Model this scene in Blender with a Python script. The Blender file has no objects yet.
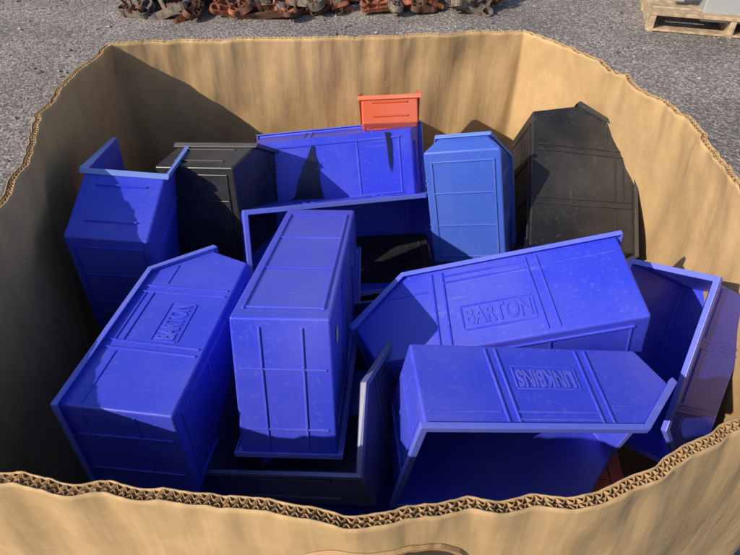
import bpy, bmesh, math, random, bisect
from mathutils import Vector, Matrix, Quaternion, noise, Euler
F=580.0; P=math.radians(41); CZ=1.45
# bin poses in world space: (x+1 m, y, z) in 2 mm steps, quaternion (q+1)*499, dims length/width/depth in mm
TAB={
'b12':(382,205,392,848,467,144,490,343,177,147),
'b8':(519,262,398,733,724,784,250,350,190,134),
'b7':(702,288,403,789,238,693,742,414,192,149),
'b10':(445,249,476,501,510,993,429,451,133,211),
'b1':(266,399,308,526,484,171,124,277,144,322),
'b2':(336,459,351,548,523,893,801,206,174,230),
'b6':(665,506,320,819,622,847,601,330,169,228),
'b3b':(347,505,333,837,621,740,250,475,187,197),
'b4':(528,637,323,507,490,793,902,244,133,135),
'b9':(802,370,385,662,320,341,905,292,135,167),
'b11':(505,350,288,572,423,585,979,347,246,165),
'b5':(607,480,329,577,514,885,805,263,163,121),
'b3':(377,556,387,691,223,185,306,371,160,126)}
POSE={n:((i[0]/500-1,i[1]/500,i[2]/500),tuple(v/499-1 for v in i[3:7]),tuple(v/1000 for v in i[7:10])) for n,i in TAB.items()}
SH={'b5':(.28,.74,.62)}
def pts(L,W,H,hf=.45,df=.8,cw=1.0):
    d={}
    for n,(y,z) in dict(A=(0,0),B=(.93*L,0),C=(L,hf*H),D=(df*L,H),E=(0,H)).items():
        for s,k in (('+',1),('-',-1)):
            w=W/2*(.94+.06*z/H)*(cw if n=='C' else 1)
            d[n+s]=Vector((k*w,y,z))
    return d
# ---------------- materials
def newmat(name):
    m=bpy.data.materials.new(name); m.use_nodes=True
    nt=m.node_tree; return m,nt,nt.nodes['Principled BSDF']
def plastic(name,col,rough=.33,dust=(.34,.33,.35),damt=.20):
    m,nt,b=newmat(name); N=nt.nodes; Lk=nt.links
    tc=N.new('ShaderNodeTexCoord'); oi=N.new('ShaderNodeObjectInfo')
    add=N.new('ShaderNodeVectorMath'); add.operation='ADD'
    mul=N.new('ShaderNodeMath'); mul.operation='MULTIPLY'; mul.inputs[1].default_value=37
    Lk.new(oi.outputs['Random'],mul.inputs[0]); Lk.new(tc.outputs['Object'],add.inputs[0]); Lk.new(mul.outputs[0],add.inputs[1])
    def nz(scale,det,ro=.6,vec=None):
        t=N.new('ShaderNodeTexNoise'); t.inputs['Scale'].default_value=scale; t.inputs['Detail'].default_value=det; t.inputs['Roughness'].default_value=ro
        Lk.new(vec or add.outputs[0],t.inputs['Vector']); return t
    def ramp(src,a,b_,ca=0,cb=1):
        r=N.new('ShaderNodeMapRange'); r.inputs[1].default_value=a; r.inputs[2].default_value=b_; r.inputs[3].default_value=ca; r.inputs[4].default_value=cb
        Lk.new(src,r.inputs[0]); return r
    big=nz(4,4,.55); fine=nz(150,2,.7)
    mp=N.new('ShaderNodeMapping'); mp.inputs['Scale'].default_value=(420,7,60); mp.inputs['Rotation'].default_value=(.3,.5,.2); Lk.new(add.outputs[0],mp.inputs[0])
    scr=nz(1,1,.5,mp.outputs[0])
    f1=ramp(big.outputs[0],.42,.8,0,damt*1.2); f2=ramp(fine.outputs[0],.58,.8,0,damt); f3=ramp(scr.outputs[0],.71,.76,0,.25)
    v=N.new('ShaderNodeMix'); v.data_type='RGBA'; v.inputs[6].default_value=(*[c*.85 for c in col],1); v.inputs[7].default_value=(*[min(1,c*1.1) for c in col],1)
    Lk.new(big.outputs[0],v.inputs[0]); last=v.outputs[2]
    for f,c in ((f1,dust),(f2,dust),(f3,[.2+.5*x for x in col])):
        mx=N.new('ShaderNodeMix'); mx.data_type='RGBA'; Lk.new(last,mx.inputs[6]); mx.inputs[7].default_value=(*c,1); Lk.new(f.outputs[0],mx.inputs[0]); last=mx.outputs[2]
    Lk.new(last,b.inputs['Base Color'])
    rr=ramp(big.outputs[0],.3,.7,rough-.06,rough+.14); Lk.new(rr.outputs[0],b.inputs['Roughness'])
    bp=N.new('ShaderNodeBump'); bp.inputs['Strength'].default_value=.35; bp.inputs['Distance'].default_value=.004
    Lk.new(big.outputs[0],bp.inputs['Height']); Lk.new(bp.outputs[0],b.inputs['Normal'])
    return m
BLUE=plastic('blue_plastic',(.036,.058,.72)); BLUER=plastic('blue_plastic_worn_lit_edge',(.12,.16,.80),.28)  # rim edge colour is paler for wear and for painted-in grazing light
BLOGO=plastic('blue_plastic_logo',(.055,.08,.74))
LBLUE=plastic('light_blue_plastic',(.05,.12,.58)); LBLUER=plastic('light_blue_edge',(.15,.26,.72),.28)
SLATE=plastic('dark_slate_plastic',(.028,.036,.16)); SLATER=plastic('slate_edge',(.12,.14,.32),.3)
BLACK=plastic('black_plastic',(.014,.014,.016),.30,(.16,.15,.15),.3); BLACKR=plastic('black_edge',(.04,.04,.042),.30)
ORNG=plastic('orange_plastic',(.60,.09,.022)); ORNGR=plastic('orange_edge',(.68,.16,.06))
def mesh(name,vs,fs,mat,parent=None,smooth=False):
    me=bpy.data.meshes.new(name); me.from_pydata([tuple(v) for v in vs],[],fs); me.update()
    o=bpy.data.objects.new(name,me); bpy.context.collection.objects.link(o)
    if mat: me.materials.append(mat)
    if parent: o.parent=parent
    if smooth: me.shade_smooth()
    return o
def mod(o,t,**k):
    m=o.modifiers.new(t,t)
    for a,b in k.items(): setattr(m,a,b)
    return m
def boxpts(p0,p1,wv,ov):
    wv,ov=Vector(wv)/2,Vector(ov); p0,p1=Vector(p0),Vector(p1)
    return [p0-wv-ov*.3,p0+wv-ov*.3,p0+wv+ov,p0-wv+ov,p1-wv-ov*.3,p1+wv-ov*.3,p1+wv+ov,p1-wv+ov]
BF=[(3,2,1,0),(4,5,6,7),(0,1,5,4),(1,2,6,5),(2,3,7,6),(3,0,4,7)]
class Acc:
    def __init__(s): s.v=[]; s.f=[]
    def box(s,*a):
        n=len(s.v); s.v+=boxpts(*a); s.f+=[tuple(i+n for i in f) for f in BF]
def make_bin(pos,quat,dims,mats,text=None,name='storage_bin',shp=(),simple=False,lpos=(.4975,.35,1.0)):
    L,W,H=dims; M,MR=mats
    k=pts(L,W,H,*shp)
    order=['A','B','C','D','E']
    vs=[k[a+'+'] for a in order]+[k[a+'-'] for a in order]
    fs=[(4,3,2,1,0)[::-1],(5,6,7,8,9)[::-1],(0,5,6,1),(1,6,7,2),(4,9,5,0)]
    if shp and shp[2]<1: fs=[(0,1,3,4),(5,9,8,6),(1,2,3),(6,8,7)]+fs[2:]
    o=mesh(name,vs,fs,M)
    bm=bmesh.new(); bm.from_mesh(o.data); bmesh.ops.recalc_face_normals(bm,faces=bm.faces)
    c=Vector((0,L/2,H/2)); s=sum(f.normal.dot(f.calc_center_median()-c) for f in bm.faces)
    if s<0: bmesh.ops.reverse_faces(bm,faces=bm.faces)
    bm.to_mesh(o.data); bm.free()
    mod(o,'BEVEL',width=.004,segments=3,limit_method='ANGLE',angle_limit=.4)
    mod(o,'SOLIDIFY',thickness=.0028,offset=-1)
    o.data.shade_smooth(); mod(o,'WEIGHTED_NORMAL')
    C,D=k['C+'].copy(),k['D+'].copy(); C.x=D.x; seg=(C-D).normalized(); ns=Vector((0,-seg.z,seg.y)).normalized()
    if ns.z<0: ns=-ns
    up=Vector((0,0,1)); loop=[]
    for s,sg in (('+',1),('-',-1)):
        l=[('E',Vector((sg,-1,0)),-up),('D',Vector((sg,0,0)),-(up+ns)/(1+up.dot(ns))),('C',Vector((sg,.9,0)),-(up+ns)/(1+up.dot(ns)))]
        if sg<0: l=l[::-1]
        loop+=[(k[a+s],ov,dn) for a,ov,dn in l]
    t=.0022;ow=.0075;lp=.007
    prof=[(-.0015,-.0012),(ow,-.0012),(ow,lp),(ow-t,lp),(ow-t,t),(-.0015,t)]
    vs=[];fs=[];n=len(loop);m=len(prof)
    for p,ov,dn in loop:
        for a,b_ in prof: vs.append(p+ov*a+dn*b_)
    for i in range(n):
        for j in range(m):
            fs.append((i*m+j,i*m+(j+1)%m,((i+1)%n)*m+(j+1)%m,((i+1)%n)*m+j))
    fl=mesh('rim_flange',vs,fs,MR,o)
    if not simple: mod(fl,'BEVEL',width=.0008,segments=2)
    A=Acc()
    for sg in (1,-1):
        def sp_(y,z): return Vector((sg*W/2*(.94+.06*z/H),y,z))
        ov=Vector((sg*.0022,0,0))
        for y in (.29,.33,.66,.70):
            A.box(sp_(L*y,.05*H),sp_(L*(y+(.01 if y<.5 else -.01)),H-.010),(0,.0030,0),ov)
        for z in (.80,.88):
            A.box(sp_(L*.345,z*H),sp_(L*.65,z*H),(0,0,.003),ov*.8)
        A.box(sp_(L*.02,.80*H),sp_(L*.285,.80*H),(0,0,.003),ov*.6)
        if not shp: A.box(sp_(L*.715,.72*H),sp_(L*.86,.72*H),(0,0,.003),ov*.6)
        if text:
            hw=.1375*L*lpos[2]; hh=.15*H*lpos[2]
            a0,a1,z0,z1=lpos[0]*L-hw,lpos[0]*L+hw,lpos[1]*H-hh,lpos[1]*H+hh
            for q in ((a0,z0,a1,z0),(a0,z1,a1,z1)): A.box(sp_(q[0],q[1]),sp_(q[2],q[3]),(0,0,.0025),ov*.6)
            for q in ((a0,z0,a0,z1),(a1,z0,a1,z1)): A.box(sp_(q[0],q[1]+.002),sp_(q[2],q[3]-.002),(0,.0025,0),ov*.6)
    for x in (-.2,.2): A.box((x*W,0,.06*H),(x*W,0,H-.01),(.003,0,0),(0,-.0022,0))
    for z in (.35,.8): A.box((-.42*W,0,z*H),(.42*W,0,z*H),(0,0,.003),(0,-.0016,0))
    for x in (-.38,.38): A.box((x*W,.05*L,0),(x*W,.86*L,0),(.004,0,0),(0,0,-.0025))
    for y in (.06,.33,.60,.85): A.box((-.375*W,y*L,0),(.375*W,y*L,0),(0,.0035,0),(0,0,-.0018))
    B_,C_=k['B+'],k['C+']
    fd=(C_-B_); fd.x=0; fn=Vector((0,fd.z,-fd.y)).normalized()
    if not shp:
        for tt in (.25,.8):
            p=B_+fd*tt; A.box((-.3*W,p.y,p.z),(.3*W,p.y,p.z),(0,0,.004),fn*.003)
    r=mesh('ribs',A.v,A.f,M,o)
    if not simple: mod(r,'BEVEL',width=.0008,segments=2)
    if text:
        for sg in (1,-1):
            cu=bpy.data.curves.new('t','FONT'); cu.body=text; cu.align_x='CENTER'; cu.align_y='CENTER'; cu.size=.30*H*lpos[2]; cu.extrude=.0009; cu.offset=.0011
            to=bpy.data.objects.new('t',cu); bpy.context.collection.objects.link(to); bpy.context.view_layer.update()
            wd=to.dimensions.x; sc=min(1.25,.25*L*lpos[2]/wd)
            dg=bpy.context.evaluated_depsgraph_get(); me=bpy.data.meshes.new_from_object(to.evaluated_get(dg))
            bpy.data.objects.remove(to)
            lg=bpy.data.objects.new('moulded_logo',me); bpy.context.collection.objects.link(lg); lg.parent=o
            me.materials.clear(); me.materials.append(BLOGO)
            upv=Vector((sg*.03*W/H,0,1)).normalized(); rt=Vector((0,sg,0)); nm=rt.cross(upv)
            cpt=Vector((sg*W/2*(.94+.06*lpos[1]),lpos[0]*L,lpos[1]*H))+nm*.0005
            mt=Matrix((rt*sc,upv,nm)).transposed().to_4x4(); mt.translation=cpt
            lg.matrix_local=mt
    o.rotation_mode='QUATERNION'; q=Quaternion(quat); q.normalize()
    o.rotation_quaternion=q; o.location=pos
    return o
B_=(BLUE,BLUER)
cfg={'b12':(B_,'BARTON'),'b8':(B_,'LINKBINS'),'b7':(B_,'BARTON'),'b10':(B_,None),'b11':((SLATE,SLATER),None),
'b1':((BLUE,LBLUER),None),'b2':((BLACK,BLACKR),None),'b5':((LBLUE,LBLUER),None),'b6':((BLACK,BLACKR),None),'b3':(B_,None),'b3b':(B_,None),'b4':((ORNG,ORNGR),None),'b9':(B_,None)}
LP={'b12':(.475,.42,.85),'b7':(.48,.33,.92)}
OB={}
for n,(p,q,d) in POSE.items():
    m,t=cfg[n]; OB[n]=make_bin(p,q,d,m,t,shp=SH.get(n,()),lpos=LP.get(n,(.4975,.4,.9)))
STK,nt,b=newmat('sticker_paper'); b.inputs['Base Color'].default_value=(.45,.45,.48,1); b.inputs['Roughness'].default_value=.6
L,W,H=POSE['b10'][2]
for y,z in ((.03,.05),(.30,.06)):
    vs=[];S=24
    for i in range(S):
        a=2*math.pi*i/S; zz=z+.012*math.sin(a); vs.append((-(W/2*(.94+.06*zz/H))-.0012,y+.02+.012*math.cos(a),zz))
    mesh('round_sticker',vs,[tuple(range(S))],STK,OB['b10'])
ST,nt,b=newmat('dark_patch_mat'); b.inputs['Base Color'].default_value=(.01,.012,.05,1); b.inputs['Roughness'].default_value=.3
L,W,H=POSE['b3'][2]
def add_patch(pl):  # thin near-black patch lying just proud of the bin base
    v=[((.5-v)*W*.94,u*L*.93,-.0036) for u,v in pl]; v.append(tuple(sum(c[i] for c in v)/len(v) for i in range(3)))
    n=len(pl); mesh('dark_patch',v,[(i,(i+1)%n,n) for i in range(n)],ST,OB['b3'])
add_patch([(.36,.10),(.375,.12),(.37,.22),(.39,.40),(.385,.62),(.40,.93),(.33,.97),(.26,.96),(.19,.98),(.17,.93),(.22,.80),(.25,.60),(.29,.40),(.33,.25)])
add_patch([(.83,.02),(.86,.02),(.865,.2),(.86,.45),(.85,.62),(.84,.45),(.838,.2)])
random.seed(4)
def eul(x,y,z): return tuple(Euler((math.radians(x),math.radians(y),math.radians(z))).to_quaternion())
for lz in (.02,.22,.42):
    for i,(x,y) in enumerate([(-.36,.42),(-.08,.42),(.20,.42),(-.36,.84),(-.08,.84),(.20,.84)]):
        mm=(ORNG,ORNGR) if (i==2) else ((BLUE,BLUER) if i!=4 else (BLACK,BLACKR))
        make_bin((x+.06*(lz>.3)*random.uniform(-1,1)+.08,y-.05,lz+.19),eul(0,180,random.uniform(-7,7)),(.36,.24,.18),mm,simple=True)

# ---------------- carton
rim=[(-.605,1.36),(-.35,1.385),(-.1,1.40),(.15,1.425),(.375,1.455),(.50,1.26),(.57,1.0),(.575,.75),(.585,.52),(.50,.392),(.35,.327),(.2,.272),(.01,.246),(-.17,.256),(-.33,.285),(-.47,.345),(-.52,.50),(-.553,.82),(-.583,.97),(-.61,1.15)]
sharp={0,4}
P2=[Vector(p) for p in rim]; n=len(P2)
pl=[]
for i in range(n):
    p0,p1,p2,p3=P2[(i-1)%n],P2[i],P2[(i+1)%n],P2[(i+2)%n]
    if i in sharp: p0=p1-(p2-p1)
    if (i+1)%n in sharp: p3=p2+(p2-p1)
    for j in range(40):
        t=j/40; pl.append(.5*((2*p1)+(-p0+p2)*t+(2*p0-5*p1+4*p2-p3)*t*t+(-p0+3*p1-3*p2+p3)*t**3))
ds=[0]
for i in range(len(pl)): ds.append(ds[-1]+(pl[(i+1)%len(pl)]-pl[i]).length)
TOT=ds[-1]
def at(s):
    s=s%TOT; i=bisect.bisect_right(ds,s)-1; i=min(i,len(pl)-1)
    t=(s-ds[i])/(ds[i+1]-ds[i]); return pl[i].lerp(pl[(i+1)%len(pl)],t)
def nrm(s):
    d=at(s+.006)-at(s-.006); v=Vector((-d.y,d.x)); return v.normalized()
def surf(s,z,off):
    p=at(s); nn=nrm(s); h=z/.98
    a=s/TOT*2*math.pi; q=Vector((math.cos(a)*1.3,math.sin(a)*1.3,z*.9))
    w=noise.noise(q*2.2)*.012+noise.noise(q*6)*.007+noise.noise(Vector((q.x*12,q.y*12,z*3)))*.0035*(.4+h)
    w+=.02*math.sin(h*math.pi)
    w+=.014*(abs(noise.noise(q*3.3+Vector((5,2,9))))-.2)+.006*(abs(noise.noise(q*8+Vector((1,7,3))))-.2)
    top=.0035*noise.noise(q*7)+.007*noise.noise(q*2.5)+.0016*noise.noise(q*40)+.0012*noise.noise(q*90)
    rt=max(0,min(1,(p.x-.3)/.2))
    top-=.008*rt; top+=rt*.004*noise.noise(q*26)
    t_=max(0,h-.82)/.18
    w+=t_*(.014*noise.noise(q*3.5)+(.003+.004*rt)*noise.noise(q*22)*t_)
    p=p+nn*(off+w)
    return Vector((p.x,p.y,z+top*h))
def cardboard(name,base):
    m,nt,b=newmat(name); N=nt.nodes; Lk=nt.links
    tc=N.new('ShaderNodeTexCoord')
    def nz(sc,det,vs=(1,1,1)):
        mp=N.new('ShaderNodeMapping'); mp.inputs['Scale'].default_value=vs; Lk.new(tc.outputs['Object'],mp.inputs[0])
        t=N.new('ShaderNodeTexNoise'); t.inputs['Scale'].default_value=sc; t.inputs['Detail'].default_value=det; t.inputs['Roughness'].default_value=.65; Lk.new(mp.outputs[0],t.inputs['Vector']); return t
    a=nz(3,5); c=nz(60,3); st=nz(4,3,(4,4,1.2)); fl=nz(1,1,(110,110,1.5))
    cr=N.new('ShaderNodeValToRGB'); cr.color_ramp.elements[0].position=.3; cr.color_ramp.elements[0].color=(*[x*.66 for x in base],1); cr.color_ramp.elements[1].position=.60; cr.color_ramp.elements[1].color=(*base,1)
    mx=N.new('ShaderNodeMath'); mx.operation='MULTIPLY_ADD'; mx.inputs[1].default_value=.3; Lk.new(st.outputs[0],mx.inputs[0])
    m2=N.new('ShaderNodeMath'); m2.operation='MULTIPLY'; m2.inputs[1].default_value=.7; Lk.new(a.outputs[0],m2.inputs[0]); Lk.new(m2.outputs[0],mx.inputs[2]); Lk.new(mx.outputs[0],cr.inputs[0])
    mm=N.new('ShaderNodeMix'); mm.data_type='RGBA'; mm.blend_type='MULTIPLY'; mm.inputs[0].default_value=.25; Lk.new(cr.outputs[0],mm.inputs[6]); Lk.new(c.outputs[0],mm.inputs[7])
    Lk.new(mm.outputs[2],b.inputs['Base Color']); b.inputs['Roughness'].default_value=.65
    b.inputs['Specular IOR Level'].default_value=.35
    bp=N.new('ShaderNodeBump'); bp.inputs['Strength'].default_value=.5; bp.inputs['Distance'].default_value=.006; Lk.new(st.outputs[0],bp.inputs['Height'])
    b2=N.new('ShaderNodeBump'); b2.inputs['Strength'].default_value=.5; b2.inputs['Distance'].default_value=.0010; Lk.new(fl.outputs[0],b2.inputs['Height']); Lk.new(bp.outputs[0],b2.inputs['Normal'])
    Lk.new(b2.outputs[0],b.inputs['Normal'])
    return m
CARD=cardboard('kraft_cardboard',(.60,.405,.205)); FLUTE=cardboard('cardboard_flute',(.46,.29,.14))
NS=1100
zs=[0,.1,.2,.3,.4,.46,.52,.58,.62,.66,.70,.74,.78,.81,.84,.87,.90,.92,.94,.96,.972,.98]
box=None
for nm,off in (('outer_liner',.011),('middle_liner',.0055),('inner_liner',0)):
    zz=zs if nm!='middle_liner' else [.9,.94,.976]
    vs=[surf(TOT*i/NS,z,off) for z in zz for i in range(NS)]
    fs=[(r*NS+i,r*NS+(i+1)%NS,(r+1)*NS+(i+1)%NS,(r+1)*NS+i) for r in range(len(zz)-1) for i in range(NS)]
    if box is None:
        box=mesh('cardboard_box',vs,fs,CARD,None,True); mod(box,'SOLIDIFY',thickness=.0012,offset=0)
    else:
        c=mesh(nm,vs,fs,CARD if nm=='inner_liner' else FLUTE,box,True); mod(c,'SOLIDIFY',thickness=.0012,offset=0)
waves=int(TOT/.0085); K=8
for nm,off in (('flutes_outer',.0082),('flutes_inner',.0028)):
    vs=[];fs=[];NN=waves*K
    for z in (.95,.979):
        for i in range(NN):
            s=TOT*i/NN; vs.append(surf(s,z+.0012*noise.noise(Vector((s*40,0,off*900))),off+.0021*math.sin(2*math.pi*i/K)))
    for i in range(NN): fs.append((i,(i+1)%NN,NN+(i+1)%NN,NN+i))
    c=mesh(nm,vs,fs,FLUTE,box,True); mod(c,'SOLIDIFY',thickness=.0008,offset=0)
vs=[Vector((p.x,p.y,.012)) for p in [at(TOT*i/60) for i in range(60)]]
mesh('bottom_flap',vs,[tuple(range(60))],CARD,box)
s0=min((TOT*i/2000 for i in range(2000)),key=lambda s:(at(s)-Vector((.01,.246))).length)
def hole(ru,rv,off,zc=.904):
    return [surf(s0+math.copysign(abs(math.cos(a))**.95,math.cos(a))*ru,zc+rv*math.sin(a),off) for a in [2*math.pi*i/60 for i in range(60)]]
DK,nt,b=newmat('painted_hole_shade'); b.inputs['Base Color'].default_value=(.05,.032,.018,1); b.inputs['Roughness'].default_value=1  # no opening is cut; a raised disc carries the hole's painted shade
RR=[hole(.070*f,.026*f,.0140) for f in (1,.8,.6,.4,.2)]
mesh('hand_hole_shade_disc',sum(RR,[]),[(r*60+i,r*60+(i+1)%60,(r+1)*60+(i+1)%60,(r+1)*60+i) for r in range(4) for i in range(60)]+[tuple(240+i for i in range(60))],DK,box)
o1=hole(.076,.032,.0122);o2=hole(.074,.030,.0155);o3=hole(.069,.025,.0151);o4=hole(.069,.025,.0122)
mesh('hand_hole_edge',o1+o2+o3+o4,[(r*60+i,r*60+(i+1)%60,(r+1)*60+(i+1)%60,(r+1)*60+i) for r in range(3) for i in range(60)],FLUTE,box)

# ---------------- ground
g,nt,b=newmat('gravel'); N=nt.nodes; Lk=nt.links
tc=N.new('ShaderNodeTexCoord')
vo=N.new('ShaderNodeTexVoronoi'); vo.inputs['Scale'].default_value=75; Lk.new(tc.outputs['Object'],vo.inputs['Vector'])
no=N.new('ShaderNodeTexNoise'); no.inputs['Scale'].default_value=1.3; no.inputs['Detail'].default_value=5; Lk.new(tc.outputs['Object'],no.inputs['Vector'])
sep=N.new('ShaderNodeSeparateColor'); Lk.new(vo.outputs['Color'],sep.inputs[0])
cr=N.new('ShaderNodeValToRGB'); e=cr.color_ramp.elements; e[0].color=(.12,.105,.10,1); e[1].color=(.44,.39,.36,1); e.new(.6).color=(.24,.215,.205,1); Lk.new(sep.outputs[0],cr.inputs[0])
mx=N.new('ShaderNodeMix'); mx.data_type='RGBA'; mx.blend_type='MULTIPLY'; mx.inputs[0].default_value=.6; Lk.new(cr.outputs[0],mx.inputs[6])
r2=N.new('ShaderNodeMapRange'); r2.inputs[1].default_value=.35; r2.inputs[2].default_value=.65; r2.inputs[3].default_value=.5; r2.inputs[4].default_value=1.1; Lk.new(no.outputs[0],r2.inputs[0]); Lk.new(r2.outputs[0],mx.inputs[7])
Lk.new(mx.outputs[2],b.inputs['Base Color']); b.inputs['Roughness'].default_value=.9
bp=N.new('ShaderNodeBump'); bp.inputs['Strength'].default_value=.6; bp.inputs['Distance'].default_value=.006; bp.invert=True; Lk.new(vo.outputs['Distance'],bp.inputs['Height']); Lk.new(bp.outputs[0],b.inputs['Normal'])
mesh('ground',[(-60,-60,0),(60,-60,0),(60,60,0),(-60,60,0)],[(0,1,2,3)],g)
vs=[];fs=[]
oc=[(1,0,0),(0,1,0),(-1,0,0),(0,-1,0),(0,0,.7),(0,0,-.5)]
of=[(0,1,4),(1,2,4),(2,3,4),(3,0,4),(1,0,5),(2,1,5),(3,2,5),(0,3,5)]
for i in range(11000):
    x=random.uniform(-4.5,4.5); y=random.uniform(1.6,7)
    if i%5==0: y=random.uniform(-.2,1.8); x=random.choice((-1,1))*random.uniform(.7,2.5)
    r=random.uniform(.004,.010)*(1+1.4*(random.random()<.06)); a=random.uniform(0,6.28); n0=len(vs)
    for q in oc:
        q=Vector(q)*r*random.uniform(.7,1.2); vs.append((x+q.x*math.cos(a)-q.y*math.sin(a),y+q.x*math.sin(a)+q.y*math.cos(a),q.z*.8+r*.25))
    fs+=[tuple(j+n0 for j in f) for f in of]
st,nt,b=newmat('stones'); N=nt.nodes; Lk=nt.links
gi=N.new('ShaderNodeNewGeometry'); cr=N.new('ShaderNodeValToRGB'); e=cr.color_ramp.elements; e[0].color=(.09,.08,.078,1); e[1].color=(.52,.47,.43,1); e.new(.7).color=(.27,.24,.23,1)
Lk.new(gi.outputs['Random Per Island'],cr.inputs[0]); Lk.new(cr.outputs[0],b.inputs['Base Color']); b.inputs['Roughness'].default_value=.9
mesh('gravel_stones',vs,fs,st)

def rust(name,c1,c2):
    m,nt,b=newmat(name); N=nt.nodes; Lk=nt.links
    tc=N.new('ShaderNodeTexCoord'); no=N.new('ShaderNodeTexNoise'); no.inputs['Scale'].default_value=22; no.inputs['Detail'].default_value=5; Lk.new(tc.outputs['Object'],no.inputs[0])
    cr=N.new('ShaderNodeValToRGB'); cr.color_ramp.elements[0].position=.35; cr.color_ramp.elements[1].position=.65; cr.color_ramp.elements[0].color=(*c1,1); cr.color_ramp.elements[1].color=(*c2,1)
    Lk.new(no.outputs[0],cr.inputs[0]); Lk.new(cr.outputs[0],b.inputs['Base Color']); b.inputs['Roughness'].default_value=.75; return m
RU=[rust('rust_dark',(.05,.025,.02),(.17,.07,.04)),rust('rust_orange',(.14,.05,.03),(.42,.13,.06)),rust('rust_grey',(.06,.055,.05),(.22,.17,.14))]
def bracket_mesh(acc,M4,l):
    def bx(p0,p1,w,o):
        n0=len(acc.v); pp=boxpts(p0,p1,w,o); acc.v+=[M4@p for p in pp]; acc.f+=[tuple(i+n0 for i in f) for f in BF]
    bx((0,-l/2,0),(0,l/2,0),(.05,0,0),(0,0,.006)); bx((-.024,-l/2,.005),(-.024,l/2,.005),(.005,0,0),(0,0,.03)); bx((.024,-l/2,.005),(.024,l/2,.005),(.005,0,0),(0,0,.03))
    for yy in (-l/2,l/2):
        R=.032; n0=len(acc.v); S=14
        for i in range(S):
            a=2*math.pi*i/S
            for rr,hh in ((R,0),(R,.03),(R*.72,.03),(R*.72,0)): acc.v.append(M4@Vector((rr*math.cos(a),yy+rr*math.sin(a),hh)))
        for i in range(S):
            for j in range(4): acc.f.append((n0+i*4+j,n0+i*4+(j+1)%4,n0+((i+1)%S)*4+(j+1)%4,n0+((i+1)%S)*4+j))
    bx((0,0,0),(.0,.0,.09),(.014,0,0),(0,.014,0))
pile=bpy.data.objects.new('rusty_scrap_metal_pile',None); bpy.context.collection.objects.link(pile)
for k in range(3):
    A=Acc()
    for i in range(75):
        x=random.choice([random.uniform(-1.9,-.55),random.uniform(-.5,1.0),random.uniform(-1.9,1.0)]); y=random.uniform(4.75,5.7)+(.1 if x>-.5 else 0)
        z=.01+random.random()*.16*(1 if y>4.95 else .3)
        M4=Matrix.Translation((x,y,z))@Euler((random.uniform(-.5,.5),random.uniform(-.7,.7),random.uniform(0,3.14))).to_matrix().to_4x4()@Matrix.Scale(random.uniform(.9,1.7),4)
        bracket_mesh(A,M4,random.uniform(.1,.26))
    mesh('clamps_%d'%k,A.v,A.f,RU[k],pile)
WOOD=rust('pallet_wood',(.30,.21,.13),(.52,.40,.26))
A=Acc()
for i in range(7): A.box((0,.02+i*.155,.115),(1.15,.02+i*.155,.115),(0,.11,0),(0,0,.018))
for x in (.03,.57,1.12): A.box((x,-.03,.02),(x,1.02,.02),(.04,0,0),(0,0,.09))
for y in (.02,.5,.95): A.box((0,y,.004),(1.15,y,.004),(0,.1,0),(0,0,.012))
pa=mesh('wooden_pallet',A.v,A.f,WOOD); pa.location=(2.06,4.50,.004); pa.rotation_euler=(0,0,math.radians(-16)); mod(pa,'BEVEL',width=.003,segments=1)
gm,nt,b=newmat('grey_painted_metal'); b.inputs['Base Color'].default_value=(.32,.34,.36,1); b.inputs['Roughness'].default_value=.45
A=Acc()
A.box((.36,.2,.14),(1.0,.2,.14),(0,.3,0),(0,0,.22)); A.box((.24,.2,.2),(.36,.2,.2),(0,.05,0),(0,0,.05)); A.box((.16,.2,.19),(.24,.2,.19),(0,.09,0),(0,0,.08)); A.box((.5,.2,.36),(.9,.2,.36),(0,.2,0),(0,0,.1))
ma=mesh('machine_part',A.v,A.f,gm); ma.location=(2.06,4.50,0); ma.rotation_euler=(0,0,math.radians(-16)); mod(ma,'BEVEL',width=.012,segments=3)

cam=bpy.data.cameras.new('c'); cam.lens=36*F/740; cam.sensor_width=36; cam.clip_end=500; co=bpy.data.objects.new('camera',cam); bpy.context.collection.objects.link(co)
co.location=(0,0,CZ); co.rotation_euler=(math.pi/2-P,0,0); bpy.context.scene.camera=co
sd=Vector((-.86,-.56,.66)).normalized()
w=bpy.data.worlds.new('World'); bpy.context.scene.world=w; w.use_nodes=True
sk=w.node_tree.nodes.new('ShaderNodeTexSky'); sk.sky_type='NISHITA'; sk.sun_disc=False; sk.sun_elevation=math.asin(sd.z); sk.sun_rotation=math.atan2(sd.x,sd.y)
bg=w.node_tree.nodes['Background']; bg.inputs[1].default_value=.14; w.node_tree.links.new(sk.outputs[0],bg.inputs[0])
s=bpy.data.lights.new('sun','SUN'); s.energy=5; s.angle=math.radians(.5); s.color=(1,.87,.69); so=bpy.data.objects.new('sun',s); bpy.context.collection.objects.link(so)
so.rotation_euler=sd.to_track_quat('Z','Y').to_euler()
sc=bpy.context.scene; sc.view_settings.view_transform='Standard'; sc.view_settings.look='None'; sc.view_settings.exposure=0
